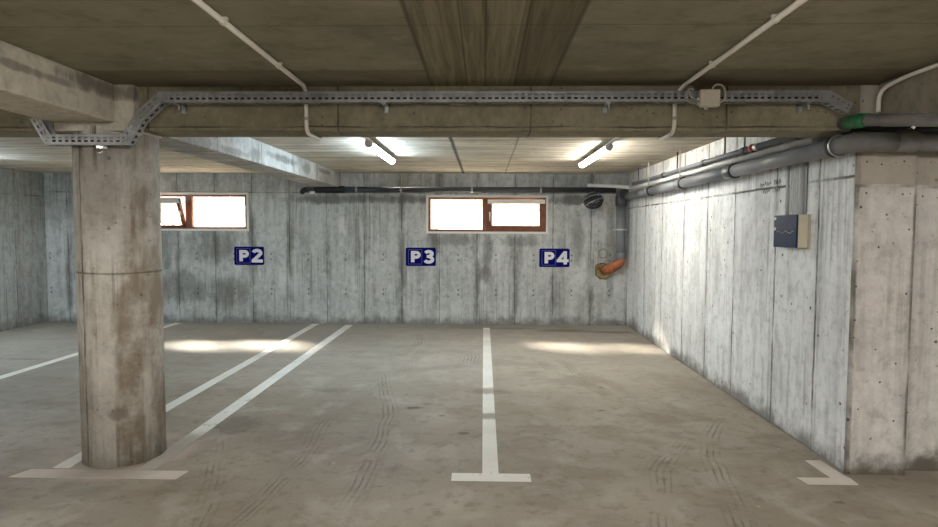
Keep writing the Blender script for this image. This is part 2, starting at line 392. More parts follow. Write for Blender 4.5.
M['helmet'] = plain('helmet_black', (.012,.013,.017), .28)
M['helmetgrey'] = plain('helmet_grey', (.30,.31,.35), .3)
M['ink'] = plain('pencil_mark', (.07,.07,.085), .9)
M['housing'] = plain('lamp_housing', (.50,.50,.48), .5)
M['ground'] = plain('pale_gravel', (.74,.66,.54), .9, 0, .2, .3, 20, .6)
M['tube_cool'] = emit('tube_cool', (.68,.865,1.0), 125)
M['tube_warm'] = emit('tube_warm', (1.0,.95,.85), 88)
M['tube_lane'] = emit('tube_lane', (1.0,.965,.91), 190)

def glass_mat():
    t = T('dusty_glass')
    tr = t.t.nodes.new('ShaderNodeBsdfTransparent'); tr.inputs[0].default_value = (.95,.95,.93,1)
    tl = t.t.nodes.new('ShaderNodeBsdfTranslucent'); tl.inputs[0].default_value = (.80,.76,.68,1)
    gl = t.t.nodes.new('ShaderNodeBsdfGlossy'); gl.inputs['Roughness'].default_value = .05
    m = t.t.nodes.new('ShaderNodeMixShader'); m2 = t.t.nodes.new('ShaderNodeMixShader')
    f = t.mul(t.step(t.noise(9, 9, 3, 6, .65), .45, .7), .5)
    t.link(t.add(f, .12), m.inputs[0]); t.t.links.new(tr.outputs[0], m.inputs[1]); t.t.links.new(tl.outputs[0], m.inputs[2])
    m2.inputs[0].default_value = .05; t.t.links.new(m.outputs[0], m2.inputs[1]); t.t.links.new(gl.outputs[0], m2.inputs[2])
    t.t.links.new(m2.outputs[0], t.out.inputs[0]); return t.m
M['glass'] = glass_mat()

# ------------------------------------------------------------------ the setting
XE, YR = 6.4, -4.6                                       # lane's far right wall and the wall behind
def struct(name, mb, m, label, cat, bevel=0):
    return tag(mb.build(name, m, None, bevel), label, cat, None, 'structure')
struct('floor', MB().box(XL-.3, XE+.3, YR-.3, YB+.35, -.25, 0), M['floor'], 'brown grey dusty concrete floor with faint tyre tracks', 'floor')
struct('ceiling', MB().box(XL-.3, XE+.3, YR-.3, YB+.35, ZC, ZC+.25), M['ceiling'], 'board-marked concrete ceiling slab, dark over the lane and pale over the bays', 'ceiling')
bw = MB(); y0, y1 = YB, YB+.3
xs = [XL-.3, W1[0], W1[1], W2[0], W2[1], XR+.37]
for i in range(5):
    if i in (1, 3):
        w = W1 if i == 1 else W2
        bw.box(xs[i], xs[i+1], y0, y1, 0, w[2]); bw.box(xs[i], xs[i+1], y0, y1, w[3], ZC)
    else: bw.box(xs[i], xs[i+1], y0, y1, 0, ZC)
wall_back = struct('wall_back', bw, M['back'], 'grey streaked concrete wall behind the bays holding both windows', 'wall')
MB().ring((1.985, YB+.002, 1.2), (0, 1, 0), .075, .008).build('filled_hole_rim', M['ink'] if False else M['beam'], wall_back)
struct('wall_left', MB().box(XL-.3, XL, YR, YB, 0, ZC), M['left'], 'dark grey concrete side wall at the far left of the bays', 'wall')
wall_right = struct('wall_right', MB().box(XR, XR+.37, YF, YB+.02, 0, ZC), M['right'], 'pale concrete side wall of the bay on the right, marked with formwork joints', 'wall', .012)
struct('wall_pier', MB().box(XR-.004, 2.765, YF-.006, YF+.02, 0, ZC), M['pier'], 'beige concrete pier face at the near end of the right wall', 'wall')
struct('wall_lane_right', MB().box(2.76, XE, YF+.07, YF+.37, 0, ZC), M['pier'], 'pale concrete lane wall set back to the right of the pier', 'wall')
struct('wall_far_right', MB().box(XE, XE+.3, YR, YF+.4, 0, ZC), M['rear'], 'grey concrete end wall of the lane', 'wall')
struct('wall_rear', MB().box(XL, XE, YR-.3, YR, 0, ZC), M['rear'], 'grey concrete wall across the lane behind the viewer', 'wall')
struct('ground', MB().box(-14, 10, YB+.3, YB+14, 1.2, 1.42), M['ground'], 'sunlit pale gravel ground outside the windows', 'ground')

# beams and column
def beam(x0, x1, y0, y1, z0, m, label): return struct('ceiling_beam', MB().box(x0, x1, y0, y1, z0, ZC+.01), m, label, 'beam', .012)
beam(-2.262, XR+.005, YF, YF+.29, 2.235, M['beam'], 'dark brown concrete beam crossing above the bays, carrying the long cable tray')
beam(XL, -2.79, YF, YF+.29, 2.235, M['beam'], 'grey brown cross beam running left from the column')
beam(-2.79, -2.383, YR, 3.97, 2.278, M['beam_lane'], 'stained concrete beam along the lane from the column towards the viewer')
beam(-2.79, -2.383, YF+.30, YB, 2.285, M['beam_bay'], 'pale pitted concrete beam from the column back to the window wall')
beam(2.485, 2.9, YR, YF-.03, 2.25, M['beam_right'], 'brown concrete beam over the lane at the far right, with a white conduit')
struct('column_head', MB().box(-2.79, -2.262, 3.97, YF+.30, 2.225, ZC+.01), M['beam_lane'], 'square concrete block where the beams meet above the column', 'column head', .01)
cm = MB(); cm.tube([(-2.53, 4.225, 0), (-2.53, 4.225, 2.26)], .262, 72)
column = struct('column', cm, M['column'], 'round grey concrete column with rust brown streaks', 'column')

# ------------------------------------------------------------------ windows
def frame_rect(mb, x0, x1, z0, z1, w, y0, y1, Mx=None):
    w = w if isinstance(w, tuple) else (w, w, w, w)      # left, right, bottom, top
    mb.box(x0, x0+w[0], y0, y1, z0, z1, Mx); mb.box(x1-w[1], x1, y0, y1, z0, z1, Mx)
    mb.box(x0+w[0], x1-w[1], y0, y1, z0, z0+w[2], Mx); mb.box(x0+w[0], x1-w[1], y0, y1, z1-w[3], z1, Mx)
def window(name, W, tilt_side, tilt, label):
    x0, x1, z0, z1 = W; xm = (x0+x1)/2 + (-.02 if tilt_side == 'right' else .0)
    e = empty(name, ((x0+x1)/2, YB+.02, z0), label, 'window', None, 'structure')
    m = MB(); frame_rect(m, x0-.012, x1+.012, z0-.012, z1+.012, .036, YB-.012, YB+.10)
    m.build('outer_frame', M['upvc'], e, .006)
    m = MB(); frame_rect(m, x0+.024, x1-.024, z0+.024, z1-.024, .034, YB+.012, YB+.085)
    m.box(xm-.055, xm+.055, YB+.010, YB+.085, z0+.05, z1-.05)
    m.build('inner_frame', M['wood'], e, .004)
    m = MB(); m.box(x0+.03, x1-.03, YB+.1, YB+.29, z0-.02, z0+.012); m.build('sill', M['upvc'], e)
    # fixed pane
    a0, a1 = (x0+.06, xm-.05) if tilt_side == 'right' else (xm+.05, x1-.06)
    p = MB(); p.box(a0, a1, YB+.05, YB+.056, z0+.06, z1-.06); p.build('pane', M['glass'], e)
    # tilted sash, hinged along its foot
    b0, b1 = (xm+.03, x1-.045) if tilt_side == 'right' else (x0+.045, xm-.055)
    R = Matrix.Translation((0, YB+.02, z0+.055)) @ Matrix.Rotation(math.radians(tilt), 4, 'X')
    h = z1-z0-.115
    s = MB(); frame_rect(s, b0, b1, 0, h, (.07, .09, .07, .0) if tilt_side == 'right' else (.05, .05, .05, .0), -.03, .03, R)
    so = s.build('sash', M['wood'], e, .004)
    s = MB(); s.box(b0, b1, -.032, .032, h-.065, h, R); s.build('top_rail', M['upvc'], so, .004).data.transform(Matrix.Translation(-Vector(e.location)))  # pale colour carries the bright reflection on a brown rail
    s = MB(); s.box(b0+.05, b1-.05, -.003, .003, .05, h-.05, R); s.build('sash_pane', M['glass'], so).data.transform(Matrix.Translation(-Vector(e.location)))
    xh = b0+.035 if tilt_side == 'right' else b1-.025
    s = MB(); s.box(xh-.012, xh+.012, -.045, -.03, h*.45, h*.6, R); s.tube([R @ Vector((xh, -.045, h*.56)), R @ Vector((xh, -.062, h*.56)), R @ Vector((xh, -.062, h*.3))], .008, 8)
    s.build('handle', M['white'], so).data.transform(Matrix.Translation(-Vector(e.location)))
    s = MB(); xa = b1-.01 if tilt_side == 'right' else b1-.01
    top = R @ Vector((xa, 0, h*.8)); s.tube([top, (xa, YB+.05, z0+h*.95)], .006, 6); s.build('stay', M['steel'], e)
    return e
window('window_1', W1, 'left', 24, 'wide low window left of the second bay sign, left sash tilted inward')
window('window_2', W2, 'right', 6, 'wide low brown and white window above the bay signs, right sash tilted')

# ------------------------------------------------------------------ bay signs
def glyph_mats(x, z): return Matrix.Translation((x, YB-.012, z)) @ Matrix.Rotation(PI/2, 4, 'X')
def sign(x, z, digit, label):
    e = empty('parking_sign', (x, YB, z), label, 'sign', 'blue parking bay signs')
    G = glyph_mats(x, z)                                  # local x right, local y up, +z towards the lane
    pts = []
    for (cx, cy, a) in ((.227, .129, 0), (-.227, .129, 90), (-.227, -.129, 180), (.227, -.129, 270)):
        pts += arc(cx, cy, .025, .025, a, a+90, 5)
    m = MB(); m.poly(pts, G @ Matrix.Translation((0, 0, -.010)), .012); m.build('panel', M['blue'], e)
    m = MB(); B = [(-.208, -.122), (.018, -.122), (.018, .122), (-.208, .122)]
    for i in range(4): m.stroke([B[i], B[(i+1) % 4]], .006, G, .004)
    m.build('border_line', M['signline'], e)
    # P
    m = MB(); m.poly([(-.165, -.092), (-.105, -.092), (-.105, .098), (-.165, .098)], G, .005)
    m.stroke([(-.11, .072)] + arc(-.072, .033, .044, .0385, 90, -90, 12) + [(-.11, -.006)], .052, G, .0056)
    m.build('letter', M['signwhite'], e)
    m = MB()
    if digit == 2:
        m.stroke(arc(.137, .048, .062, .042, 168, -22, 14) + [(.075, -.078)], .056, G, .005)
        m.poly([(.045, -.112), (.232, -.112), (.232, -.060), (.045, -.060)], G, .0056)
    elif digit == 3:
        m.stroke(arc(.132, .052, .058, .036, 160, -75, 12), .054, G, .005)
        m.stroke(arc(.132, -.045, .066, .043, 80, -160, 14), .054, G, .0056)
        m.poly([(.10, -.018), (.15, -.018), (.15, .03), (.10, .03)], G, .0062)
    else:
        m.poly([(.15, -.108), (.206, -.108), (.206, .110), (.15, .110)], G, .005)
        m.stroke([(.165, .088), (.062, -.048)], .05, G, .0056)
        m.poly([(.036, -.072), (.234, -.072), (.234, -.024), (.036, -.024)], G, .0062)
    m.build('digit', M['signwhite'], e)
sign(-3.945, 1.137, 2, 'small blue wall sign with white P2, right below the left window')
sign(-1.05, 1.134, 3, 'small blue wall sign with white P3, below left edge of the brown window')
sign(1.177, 1.127, 4, 'small blue wall sign with white P4, below right edge of the brown window')

# ------------------------------------------------------------------ painted floor lines
def mark(mb, m, label, group=None): return tag(mb.build('parking_line', m), label, 'parking line', group)
H = .003
mark(MB().box(-.002, .105, 3.955, 9.92, -.002, H).box(-.20, .31, 3.835, 3.955, -.002, H), M['paint_t'], 'white painted T between the third and fourth bays, its stem broken by worn gaps')
mark(MB().box(-2.285, -2.165, 3.96, 10.1, -.002, H), M['paint_col'], 'white floor line right of the column, nearest the third bay')
mark(MB().box(-2.865, -2.755, 3.96, 10.22, -.002, H), M['paint_old'], 'white floor line passing behind the round column')
mark(MB().poly([(-3.04, 3.80), (-1.955, 3.80), (-1.935, 3.93), (-2.99, 3.93)], Matrix.Translation((0, 0, -.002)), H+.002), M['paint_bar'], 'faded white painted bar across the foot of the round column')
mark(MB().box(-5.2, -5.09, 3.9, 10.2, -.002, H), M['paint_old'], 'white floor line furthest left, beyond the column')
mark(MB().poly([(2.05, 3.85), (2.365, 3.85), (2.375, 3.95), (2.36, 4.0), (2.35, 4.26), (2.24, 4.26), (2.25, 3.955), (2.03, 3.955)], Matrix.Translation((0, 0, -.002)), H+.002), M['paint_corner'],
     'short pale corner mark at the foot of the right pier')

# ------------------------------------------------------------------ lamps
def lamp(x, y0, y1, mat, label, group=None, trough=False):
    yc = (y0+y1)/2; e = empty('ceiling_light', (x, yc, ZC), label, 'light', group)
    prof = arc(0, 0, .045, .035, 0, 180, 10)
    if trough:
        m = MB(); m.box(x-.06, x+.06, y0, y1, ZC-.05, ZC-.02); m.box(x-.075, x-.06, y0, y1, ZC-.10, ZC-.02); m.box(x+.06, x+.075, y0, y1, ZC-.10, ZC-.02)
        m.box(x-.075, x+.075, y0-.01, y0, ZC-.10, ZC-.02); m.box(x-.075, x+.075, y1, y1+.01, ZC-.10, ZC-.02)
        for yy in (y0+.2, y1-.2): m.box(x-.02, x+.02, yy-.02, yy+.02, ZC-.02, ZC)
        m.build('housing', M['housing'], e)
        m = MB(); m.box(x-.05, x+.05, y0+.02, y1-.02, ZC-.085, ZC-.06); m.build('diffuser', mat, e)
    else:
        zt = ZC-.055
        m = MB()
        m.poly([(p[0], p[1]) for p in arc(0, 0, .042, .022, 0, 180, 8)], Matrix.Translation((x, y1, zt)) @ Matrix.Rotation(PI/2, 4, 'X'), y1-y0)
        m.build('housing', M['housing'], e)
        m = MB(); m.poly(arc(0, 0, .04, .045, 180, 360, 12), Matrix.Translation((x, y1-.03, zt-.001)) @ Matrix.Rotation(PI/2, 4, 'X'), y1-y0-.06)
        m.build('diffuser', mat, e)
        for ya, yb in ((y0-.004, y0+.03), (y1-.03, y1+.004)):
            m = MB(); m.poly(arc(0, 0, .041, .044, 0, 360, 20)[:-1], Matrix.Translation((x, yb, zt-.004)) @ Matrix.Rotation(PI/2, 4, 'X'), yb-ya); m.build('end_cap', M['white'], e)
        for yy in (y0+.28, y1-.28):
            m = MB(); m.box(x-.015, x+.015, yy-.012, yy+.012, zt+.015, ZC); m.build('bracket', M['steel'], e)
    return e
lamp(-1.165, 6.25, 7.85, M['tube_cool'], 'lit cool white tube lamp on the bay ceiling, left of the brown window', 'tube lamps over the bays')
lamp(1.30, 6.5, 8.3, M['tube_warm'], 'lit warm white tube lamp on the bay ceiling, right of the brown window', 'tube lamps over the bays')
lamp(-6.62, 6.5, 8.15, M['tube_cool'], 'lit tube lamp on the ceiling near the far left wall', 'tube lamps over the bays')
for x, y, s in ((-1.165, .3, 'left'), (1.30, .3, 'right'), (-1.165, -3.2, 'left'), (1.30, -3.2, 'right'), (4.3, .3, ''), (-5.2, .3, '')):  # rear and far side lamps are unseen, added to light the lane
    lamp(x, y-.75, y+.75, M['tube_lane'], {('left', .3): 'tube lamp on the lane ceiling at the end of the left conduit', ('right', .3): 'tube lamp on the lane ceiling at the end of the right conduit',
         ('left', -3.2): 'added unseen tube lamp near the rear lane wall on the left', ('right', -3.2): 'added unseen tube lamp near the rear lane wall on the right'}.get((s, y), 'added unseen tube lamp on the far %s lane ceiling' % ('right' if x > 0 else 'left')), 'tube lamps over the lane')

# ------------------------------------------------------------------ conduits on ceiling and beams
def conduit(x, xt, yl, label, bend):
    e = empty('electrical_conduit', (x, YF, 2.4), label, 'conduit', 'white conduits over the lane')
    r = .0135; zt = ZC-.019; yfz = YF-.014
    p = [(x, 1.05, zt), (x, yfz-.08, zt), (x+bend, yfz, zt-.05), (x+bend, yfz, 2.222), (x+bend, YF+.30, 2.222)]
    m = MB(); m.tube(rpath(p, .07), r, 12); m.build('pipe', M['conduit'], e)
    m = MB(); m.tube(rpath([(x+bend, YF+.30, 2.222), (x+bend, YF+.315, 2.222), (x+bend, YF+.315, zt), (xt, YF+.40, zt), (xt, yl, zt), (xt, yl, ZC-.04)], .05), r, 12)
    m.build('bay_pipe', M['white'], e)
    for yy in (1.6, 2.15, 2.72, 3.45):
        m = MB(); m.sleeve((x, yy, zt), (0, 1, 0), r+.004, .022, 12, .002); m.box(x-.02, x+.02, yy-.01, yy+.01, zt+.006, ZC-.001); m.build('clip', M['conduit'], e)
    for zz in (2.31,):
        m = MB(); m.sleeve((x+bend, yfz, zz), (0, 0, 1), r+.004, .02, 12, .002); m.build('clip', M['cable'], e)
conduit(-1.142, -1.165, 6.3, 'white conduit down the dark beam, left one below the cable tray', -.012)
conduit(1.245, 1.30, 6.55, 'white conduit down the dark beam beside the junction box', -.03)
e = empty('electrical_conduit', (2.47, 3.5, 2.5), 'pale conduit bending down the beam at the top right corner', 'conduit', 'white conduits over the lane')
m = MB(); m.tube(rpath([(2.46, -1, ZC-.02), (2.46, 3.72, ZC-.02), (2.425, 3.90, 2.46), (2.425, 3.90, 2.33)], .09), .0125, 12); m.build('pipe', M['conduit'], e)
for yy in (2.2, 2.9, 3.4):
    m = MB(); m.sleeve((2.46, yy, ZC-.02), (0, 1, 0), .017, .022, 12, .002); m.box(2.445, 2.475, yy-.01, yy+.01, ZC-.012, ZC); m.build('clip', M['cable'], e)

# ------------------------------------------------------------------ cable tray
tray = empty('cable_tray', (0, 3.93, 2.43), 'long perforated steel cable tray along the dark beam, dropping past the column', 'cable tray')
YT0, YT1, HT = 3.885, 3.955, .064
def tray_section(a, b, name, mat):
    a0 = a
    a = Vector((a[0], 0, a[1])); b = Vector((b[0], 0, b[1])); d = (b-a); L = d.length; d.normalize()
    n = Vector((-d.z, 0, d.x))
    if n.z < 0: n = -n
    R = Matrix(((d.x, 0, n.x, a.x), (d.y, 1, n.y, 0), (d.z, 0, n.z, a.z), (0, 0, 0, 1)))
    m = MB(); t = .0025; YT0 = (3.885, 3.8815)[TP.index((a0[0], a0[1])) % 2]
    for z0, z1 in ((0, .014), (.026, .036), (.048, HT)): m.box(0, L, YT0, YT0+t, z0, z1, R)
    k = max(1, round(L/.041)); p = L/k
    for i in range(k+1):
        x0 = max(0, i*p-.009); x1 = min(L, i*p+.009)
        for z0, z1 in ((.014, .026), (.036, .048)): m.box(x0, x1, YT0, YT0+t, z0, z1, R)
    m.box(0, L, YT0, YT0+.012, HT-t, HT, R)
    # bottom with cross slots, back side
    m.box(0, L, YT0, YT0+.018, -t, 0, R); m.box(0, L, YT1-.018, YT1, -t, 0, R)
    for i in range(k+1): m.box(max(0, i*p-.011), min(L, i*p+.011), YT0+.018, YT1-.018, -t, 0, R)
    m.box(0, L, YT1-t, YT1, 0, HT, R)
    return m.build(name, mat, tray)
TP = [(-2.88, 2.285), (-2.79, 2.128), (-2.255, 2.128), (-2.165, 2.27), (-2.03, 2.393), (2.10, 2.393), (2.232, 2.322)]
for i in range(6): tray_section(TP[i], TP[i+1], 'tray_section', M['tray'])
for x in (-2.03, 2.10):
    m = MB(); m.box(x-.03, x+.03, YT0-.003, YT0, 2.398, 2.455); m.build('joint_plate', M['tray'], tray)
for x in (-1.95, -.63, .77, 2.0):
    m = MB(); m.box(x-.012, x+.012, YT0+.01, YF-.002, 2.380, 2.390); m.box(x-.012, x+.012, YT1+.045, YF-.002, 2.345, 2.390); m.tube([(x+.01, YT0+.035, 2.392), (x+.01, YT0+.035, 2.35)], .007, 8)
    m.build('bracket', M['steel'], tray)
m = MB()
for j, (dy, dz) in enumerate(((.025, .014), (.045, .016), (.035, .034))):
    m.tube(rpath([(q[0], YT0+dy, q[1]+dz) for q in TP[1:-1]], .01, 3), .009, 8)
m.build('cable', M['black'], tray)
m = MB(); m.box(-2.47, -2.43, YT0+.02, 3.955, 2.105, 2.122); m.tube(rpath([(-2.46, YT0+.03, 2.11), (-2.45, YT0-.01, 2.075), (-2.43, YT0-.015, 2.07), (-2.42, YT0, 2.085)], .02), .006, 8); m.build('bracket', M['chrome'], tray)
m = MB(); m.tube(rpath([(-2.40, YT0+.03, 2.14), (-2.30, YT0+.02, 2.19), (-2.16, YT0+.03, 2.27)], .1), .005, 8); m.build('wire', M['ivory'], tray)

# junction box hanging on the tray
jb = empty('junction_box', (1.40, 3.86, 2.40), 'small ivory junction box with looped cables on the cable tray', 'junction box')
yb = YT0-.006
m = MB(); m.box(1.345, 1.462, yb-.05, yb, 2.352, 2.455); m.build('body', M['ivory'], jb, .006)
m = MB(); m.box(1.350, 1.457, yb-.058, yb-.05, 2.357, 2.450); m.build('lid', M['ivory'], jb, .004)
for pts in ([(1.345, 2.37), (1.28, 2.375), (1.262, 2.43), (1.285, 2.468), (1.31, 2.455)], [(1.345, 2.40), (1.305, 2.402), (1.285, 2.42), (1.278, 2.45)],
            [(1.462, 2.375), (1.49, 2.385), (1.505, 2.44), (1.48, 2.485), (1.44, 2.488), (1.42, 2.462)]):
    m = MB(); m.tube(rpath([(p[0], yb-.025, p[1]) for p in pts], .03), .006, 8); m.build('cable', M['cable'], jb)
m = MB(); m.tube([(1.385, yb-.025, 2.353), (1.385, yb-.025, 2.335)], .011, 12); m.build('gland', M['ivory'], jb)
m = MB(); m.tube([(1.345, yb-.025, 2.37), (1.33, yb-.025, 2.37)], .011, 12).tube([(1.345, yb-.025, 2.40), (1.33, yb-.025, 2.40)], .011, 12); m.build('gland', M['ivory'], jb)

jb.location.x -= .028

# ------------------------------------------------------------------ pipes
def rods(e, pts, mat='ivory'):
    for (x, y, z) in pts:
        m = MB(); m.tube([(x, y, z), (x, y, ZC)], .008, 8); m.build('hanger_rod', M[mat], e)
XD, ZD, YD = 2.285, 2.125, 3.905
drain = empty('drain_pipe', (XD, 7, ZD), 'thick grey plastic drain pipe along the right wall, turning around the pier', 'pipe')
SEG = [9.93, 8.55, 7.2, 5.75, 4.12]
zz = lambda y: 2.126 + (10.02-y)*.003
for i in range(4):
    m = MB(); m.tube([(XD, SEG[i], zz(SEG[i])), (XD, SEG[i+1], zz(SEG[i+1]))], .057, 32); m.build('pipe_section', M['pvc'], drain)
for y in SEG[1:4]:
    m = MB(); m.sleeve((XD, y+.06, zz(y)), (0, 1, 0), .065, .13, 32); m.build('socket', M['pvc'], drain)
    m = MB(); m.sleeve((XD, y-.04, zz(y)), (0, 1, 0), .068, .035, 32, .003); m.box(XD+.055, XR, y-.06, y-.03, zz(y)-.02, zz(y)+.02); m.build('clamp', M['black'], drain)
zc = zz(4.12)
m = MB(); m.tube(rpath([(XD, 4.12, zc), (XD, YD, zc+.002), (2.54, YD, zc+.002)], .12, 10), .060, 32); m.build('elbow', M['pvc_dusty'], drain)
m = MB(); m.sleeve((XD, 4.10, zc), (0, 1, 0), .068, .05, 32); m.build('clamp', M['black'], drain)
m = MB(); m.ring((XD, 4.065, zc), (0, 1, 0), .066, .007, 32); m.build('clamp_band', M['chrome'], drain)
m = MB(); m.tube([(2.53, YD, zc+.002), (5.2, YD, zc+.008)], .057, 32); m.build('pipe_section', M['pvc_dusty'], drain)
m = MB(); m.sleeve((2.60, YD, zc+.002), (1, 0, 0), .065, .13, 32); m.build('socket', M['pvc_dusty'], drain)
m = MB(); m.sleeve((2.84, YD, zc+.003), (1, 0, 0), .062, .03, 32); m.build('clamp', M['pvc_dark'], drain)
rods(drain, [(XD-.045, 8.51, 2.15), (XD-.045, 7.16, 2.15), (XD-.045, 9.6, 2.15)])

slim = empty('water_pipe', (2.30, 7, 2.27), 'slim grey pipe above the thick drain pipe, padded with foam near the pier', 'pipe')
m = MB(); m.tube(rpath([(2.30, 9.62, 2.30), (2.30, 4.62, 2.30)], .1), .026, 20); m.build('pipe_section', M['pvc'], slim)
for y in (8.0, 6.55, 5.55):
    m = MB(); m.sleeve((2.30, y, 2.30), (0, 1, 0), .034, .09, 20); m.build('socket', M['pvc_dark'], slim)
m = MB(); m.sleeve((2.30, 5.38, 2.30), (0, 1, 0), .036, .05, 20); m.build('valve_collar', M['red'], slim)
m = MB(); m.sleeve((2.30, 5.30, 2.30), (0, 1, 0), .032, .06, 20); m.build('collar', M['chrome'], slim)
m = MB(); m.tube(rpath([(2.30, 4.62, 2.30), (2.285, 4.10, 2.285), (2.27, 3.75, 2.255), (2.31, 3.47, 2.205), (2.6, 3.45, 2.20), (5.2, 3.45, 2.20)], .12, 10), .036, 24); m.build('foam_sleeve', M['foam'], slim)
m = MB(); m.sleeve((2.30, 4.60, 2.30), (0, 1, 0), .039, .05, 24); m.build('clamp', M['black'], slim)
m = MB(); m.tube([(2.279, 3.97, 2.276), (2.275, 3.90, 2.270), (2.272, 3.82, 2.262), (2.271, 3.75, 2.256)], [.039, .043, .044, .039], 24); m.build('tape_wrap', M['green'], slim)
for x in (2.47, 2.82):
    m = MB(); m.tube([(x-.15, 3.44, 2.165), (x-.138, 3.43, 2.155)], .007, 8); m.build('tie', M['white'], slim)
rods(slim, [(2.30, 5.55, 2.29), (2.30, 6.0, 2.29), (2.30, 7.45, 2.29), (2.30, 9.3, 2.29)], 'pvc_dark')

blk = empty('gap_shadow_tube', (2.34, 4.3, 2.22), 'black tube standing for the shaded gap under the foam padded pipe by the pier', 'pipe')  # black tube stands in for the shadow in the gap between the pipes
m = MB(); m.tube(rpath([(2.358, 4.40, 2.25), (2.358, 3.99, 2.245), (2.6, 3.985, 2.232), (5.2, 3.985, 2.224)], .06), .021, 16); m.build('pipe_section', M['black'], blk)

wp = empty('white_pipe', (2.345, 7, 2.2), 'thin white plastic pipe between the slim and thick grey pipes', 'pipe')
m = MB(); m.tube(rpath([(1.66, 10.0, 2.31), (2.20, 10.0, 2.29), (2.344, 9.78, 2.255), (2.344, 9.4, 2.25), (2.344, 4.47, 2.247)], .12), .027, 16); m.build('pipe_section', M['white'], wp)
for y in (7.0, 5.9, 4.9):
    m = MB(); m.sleeve((2.344, y, 2.247), (0, 1, 0), .030, .03, 16, .002); m.box(2.36, XR, y-.012, y+.012, 2.235, 2.26); m.build('clip', M['white'], wp)
m = MB(); m.tube(rpath([(2.335, 7.35, 2.225), (2.29, 7.3, 2.235), (2.26, 7.2, 2.24)], .05), .006, 8); m.build('tail_wire', M['white'], wp)
rods(wp, [(1.78, 10.0, 2.31), (2.06, 10.0, 2.30)])

bp = empty('waste_pipe', (-.4, 10.17, 2.245), 'dark horizontal pipe hung along the top of the window wall', 'pipe')
m = MB(); m.tube(rpath([(-2.92, 10.17, 2.245), (2.15, 10.17, 2.245)], .1), .045, 24); m.build('pipe_section', M['pvc_dark'], bp)
for x in (-2.1, -1.36, -.2, .93):
    m = MB(); m.sleeve((x, 10.17, 2.245), (1, 0, 0), .052, .035, 24, .003); m.build('clamp', M['steel'], bp)
rods(bp, [(-1.36, 10.17, 2.28), (-.2, 10.17, 2.28), (.93, 10.17, 2.28)])
m = MB(); m.sleeve((-2.55, 10.17, 2.245), (1, 0, 0), .058, .5, 24); m.build('socket', M['black'], bp)
m = MB(); m.tube(rpath([(-2.88, 10.17, 2.245), (-2.97, 10.17, 2.245), (-3.02, 10.17, 2.18)], .06), .04, 20); m.build('end_elbow', M['black'], bp)
m = MB(); m.tube([(-3.06, 10.20, 2.28), (-3.06, 10.20, 2.20)], .02, 12); m.build('plug', M['white'], bp)
m = MB(); m.box(-2.86, -2.78, 10.1, 10.16, 2.17, 2.21); m.build('tag_plate', M['white'], bp)

dp = empty('downpipe', (2.22, 10.14, 1.0), 'grey vertical downpipe in the right corner with an orange elbow entering the wall', 'pipe')
XP, YP = 2.235, 10.135
m = MB(); m.tube([(XP, YP, 1.16), (XP, YP, 2.03)], .078, 32); m.build('pipe_section', M['pvc'], dp)
m = MB(); m.sleeve((XP, YP, 2.07), (0, 0, 1), .092, .16, 32); m.build('socket', M['pvc_dark'], dp)
m = MB(); m.tube(rpath([(XP, YP, 2.12), (XP, YP-.005, 2.165), (XD-.02, 10.03, 2.165)], .06), .082, 28); m.build('junction', M['pvc_dark'], dp)
for z in (1.6,):
    m = MB(); m.sleeve((XP, YP, z), (0, 0, 1), .085, .025, 32, .003); m.box(XP-.13, XP+.13, YP-.012, YP+.012, z-.01, z+.01); m.build('clamp', M['chrome'], dp)
m = MB(); m.sleeve((XP, YP, 1.17), (0, 0, 1), .088, .10, 32); m.build('socket', M['pvc'], dp)
m = MB(); m.tube(rpath([(XP, YP, 1.13), (XP, YP, 1.06), (2.10, YP+.03, .97), (1.995, YB+.05, .915)], .09), .079, 28); m.build('elbow', M['orange'], dp)
dv = (Vector((2.09, YP+.02, .965))-Vector((XP, YP, 1.06))).normalized()
m = MB(); m.sleeve(Vector((2.10, YP+.018, .972)), dv, .088, .06, 28); m.build('elbow_socket', M['orange'], dp)
m = MB()
for i in range(26):
    a = 2*PI*i/26; rr = .098+random.uniform(-.018, .02)
    m.tube([(1.985+math.cos(a)*rr, YB+.01, .91+math.sin(a)*rr), (1.985+math.cos(a)*rr*.9, YB-.02-random.random()*.01, .91+math.sin(a)*rr*.9)], [.045, .03], 7)
m.build('foam_seal', M['putty'], dp)

# ------------------------------------------------------------------ bicycle helmet
hx, hy, hz = 1.765, 9.98, 2.06
hel = empty('bicycle_helmet', (hx, hy, hz), 'black bicycle helmet with pale stripes hanging from the dark pipe', 'helmet')
R = Matrix.Translation((hx, hy, hz)) @ Matrix.Rotation(math.radians(-24), 4, 'Y') @ Matrix.Rotation(math.radians(68), 4, 'X')
def helmet_pt(u, v, s=1.0):                                # u round, v from rim up to crown
    a = u; el = v*PI/2
    x = .165*math.cos(a)*math.cos(el)**.8; y = .15*math.sin(a)*math.cos(el)**.8; z = .125*math.sin(el)
    if x < 0: x *= 1.08
    return R @ (Vector((x, y, z))*s*.92)
bm = MB(); NU, NV = 40, 12; grid = {}
for s, tagk in ((1.0, 0), (.86, 1)):
    for i in range(NU):
        for j in range(NV+1): grid[(tagk, i, j)] = bm.bm.verts.new(helmet_pt(2*PI*i/NU, .98*j/NV-.02, s))
def is_vent(i, j): return (i % 5 in (1, 2, 3)) and (j in (2, 3, 4, 6, 7, 8)) and not (j >= 6 and i % 10 > 5)
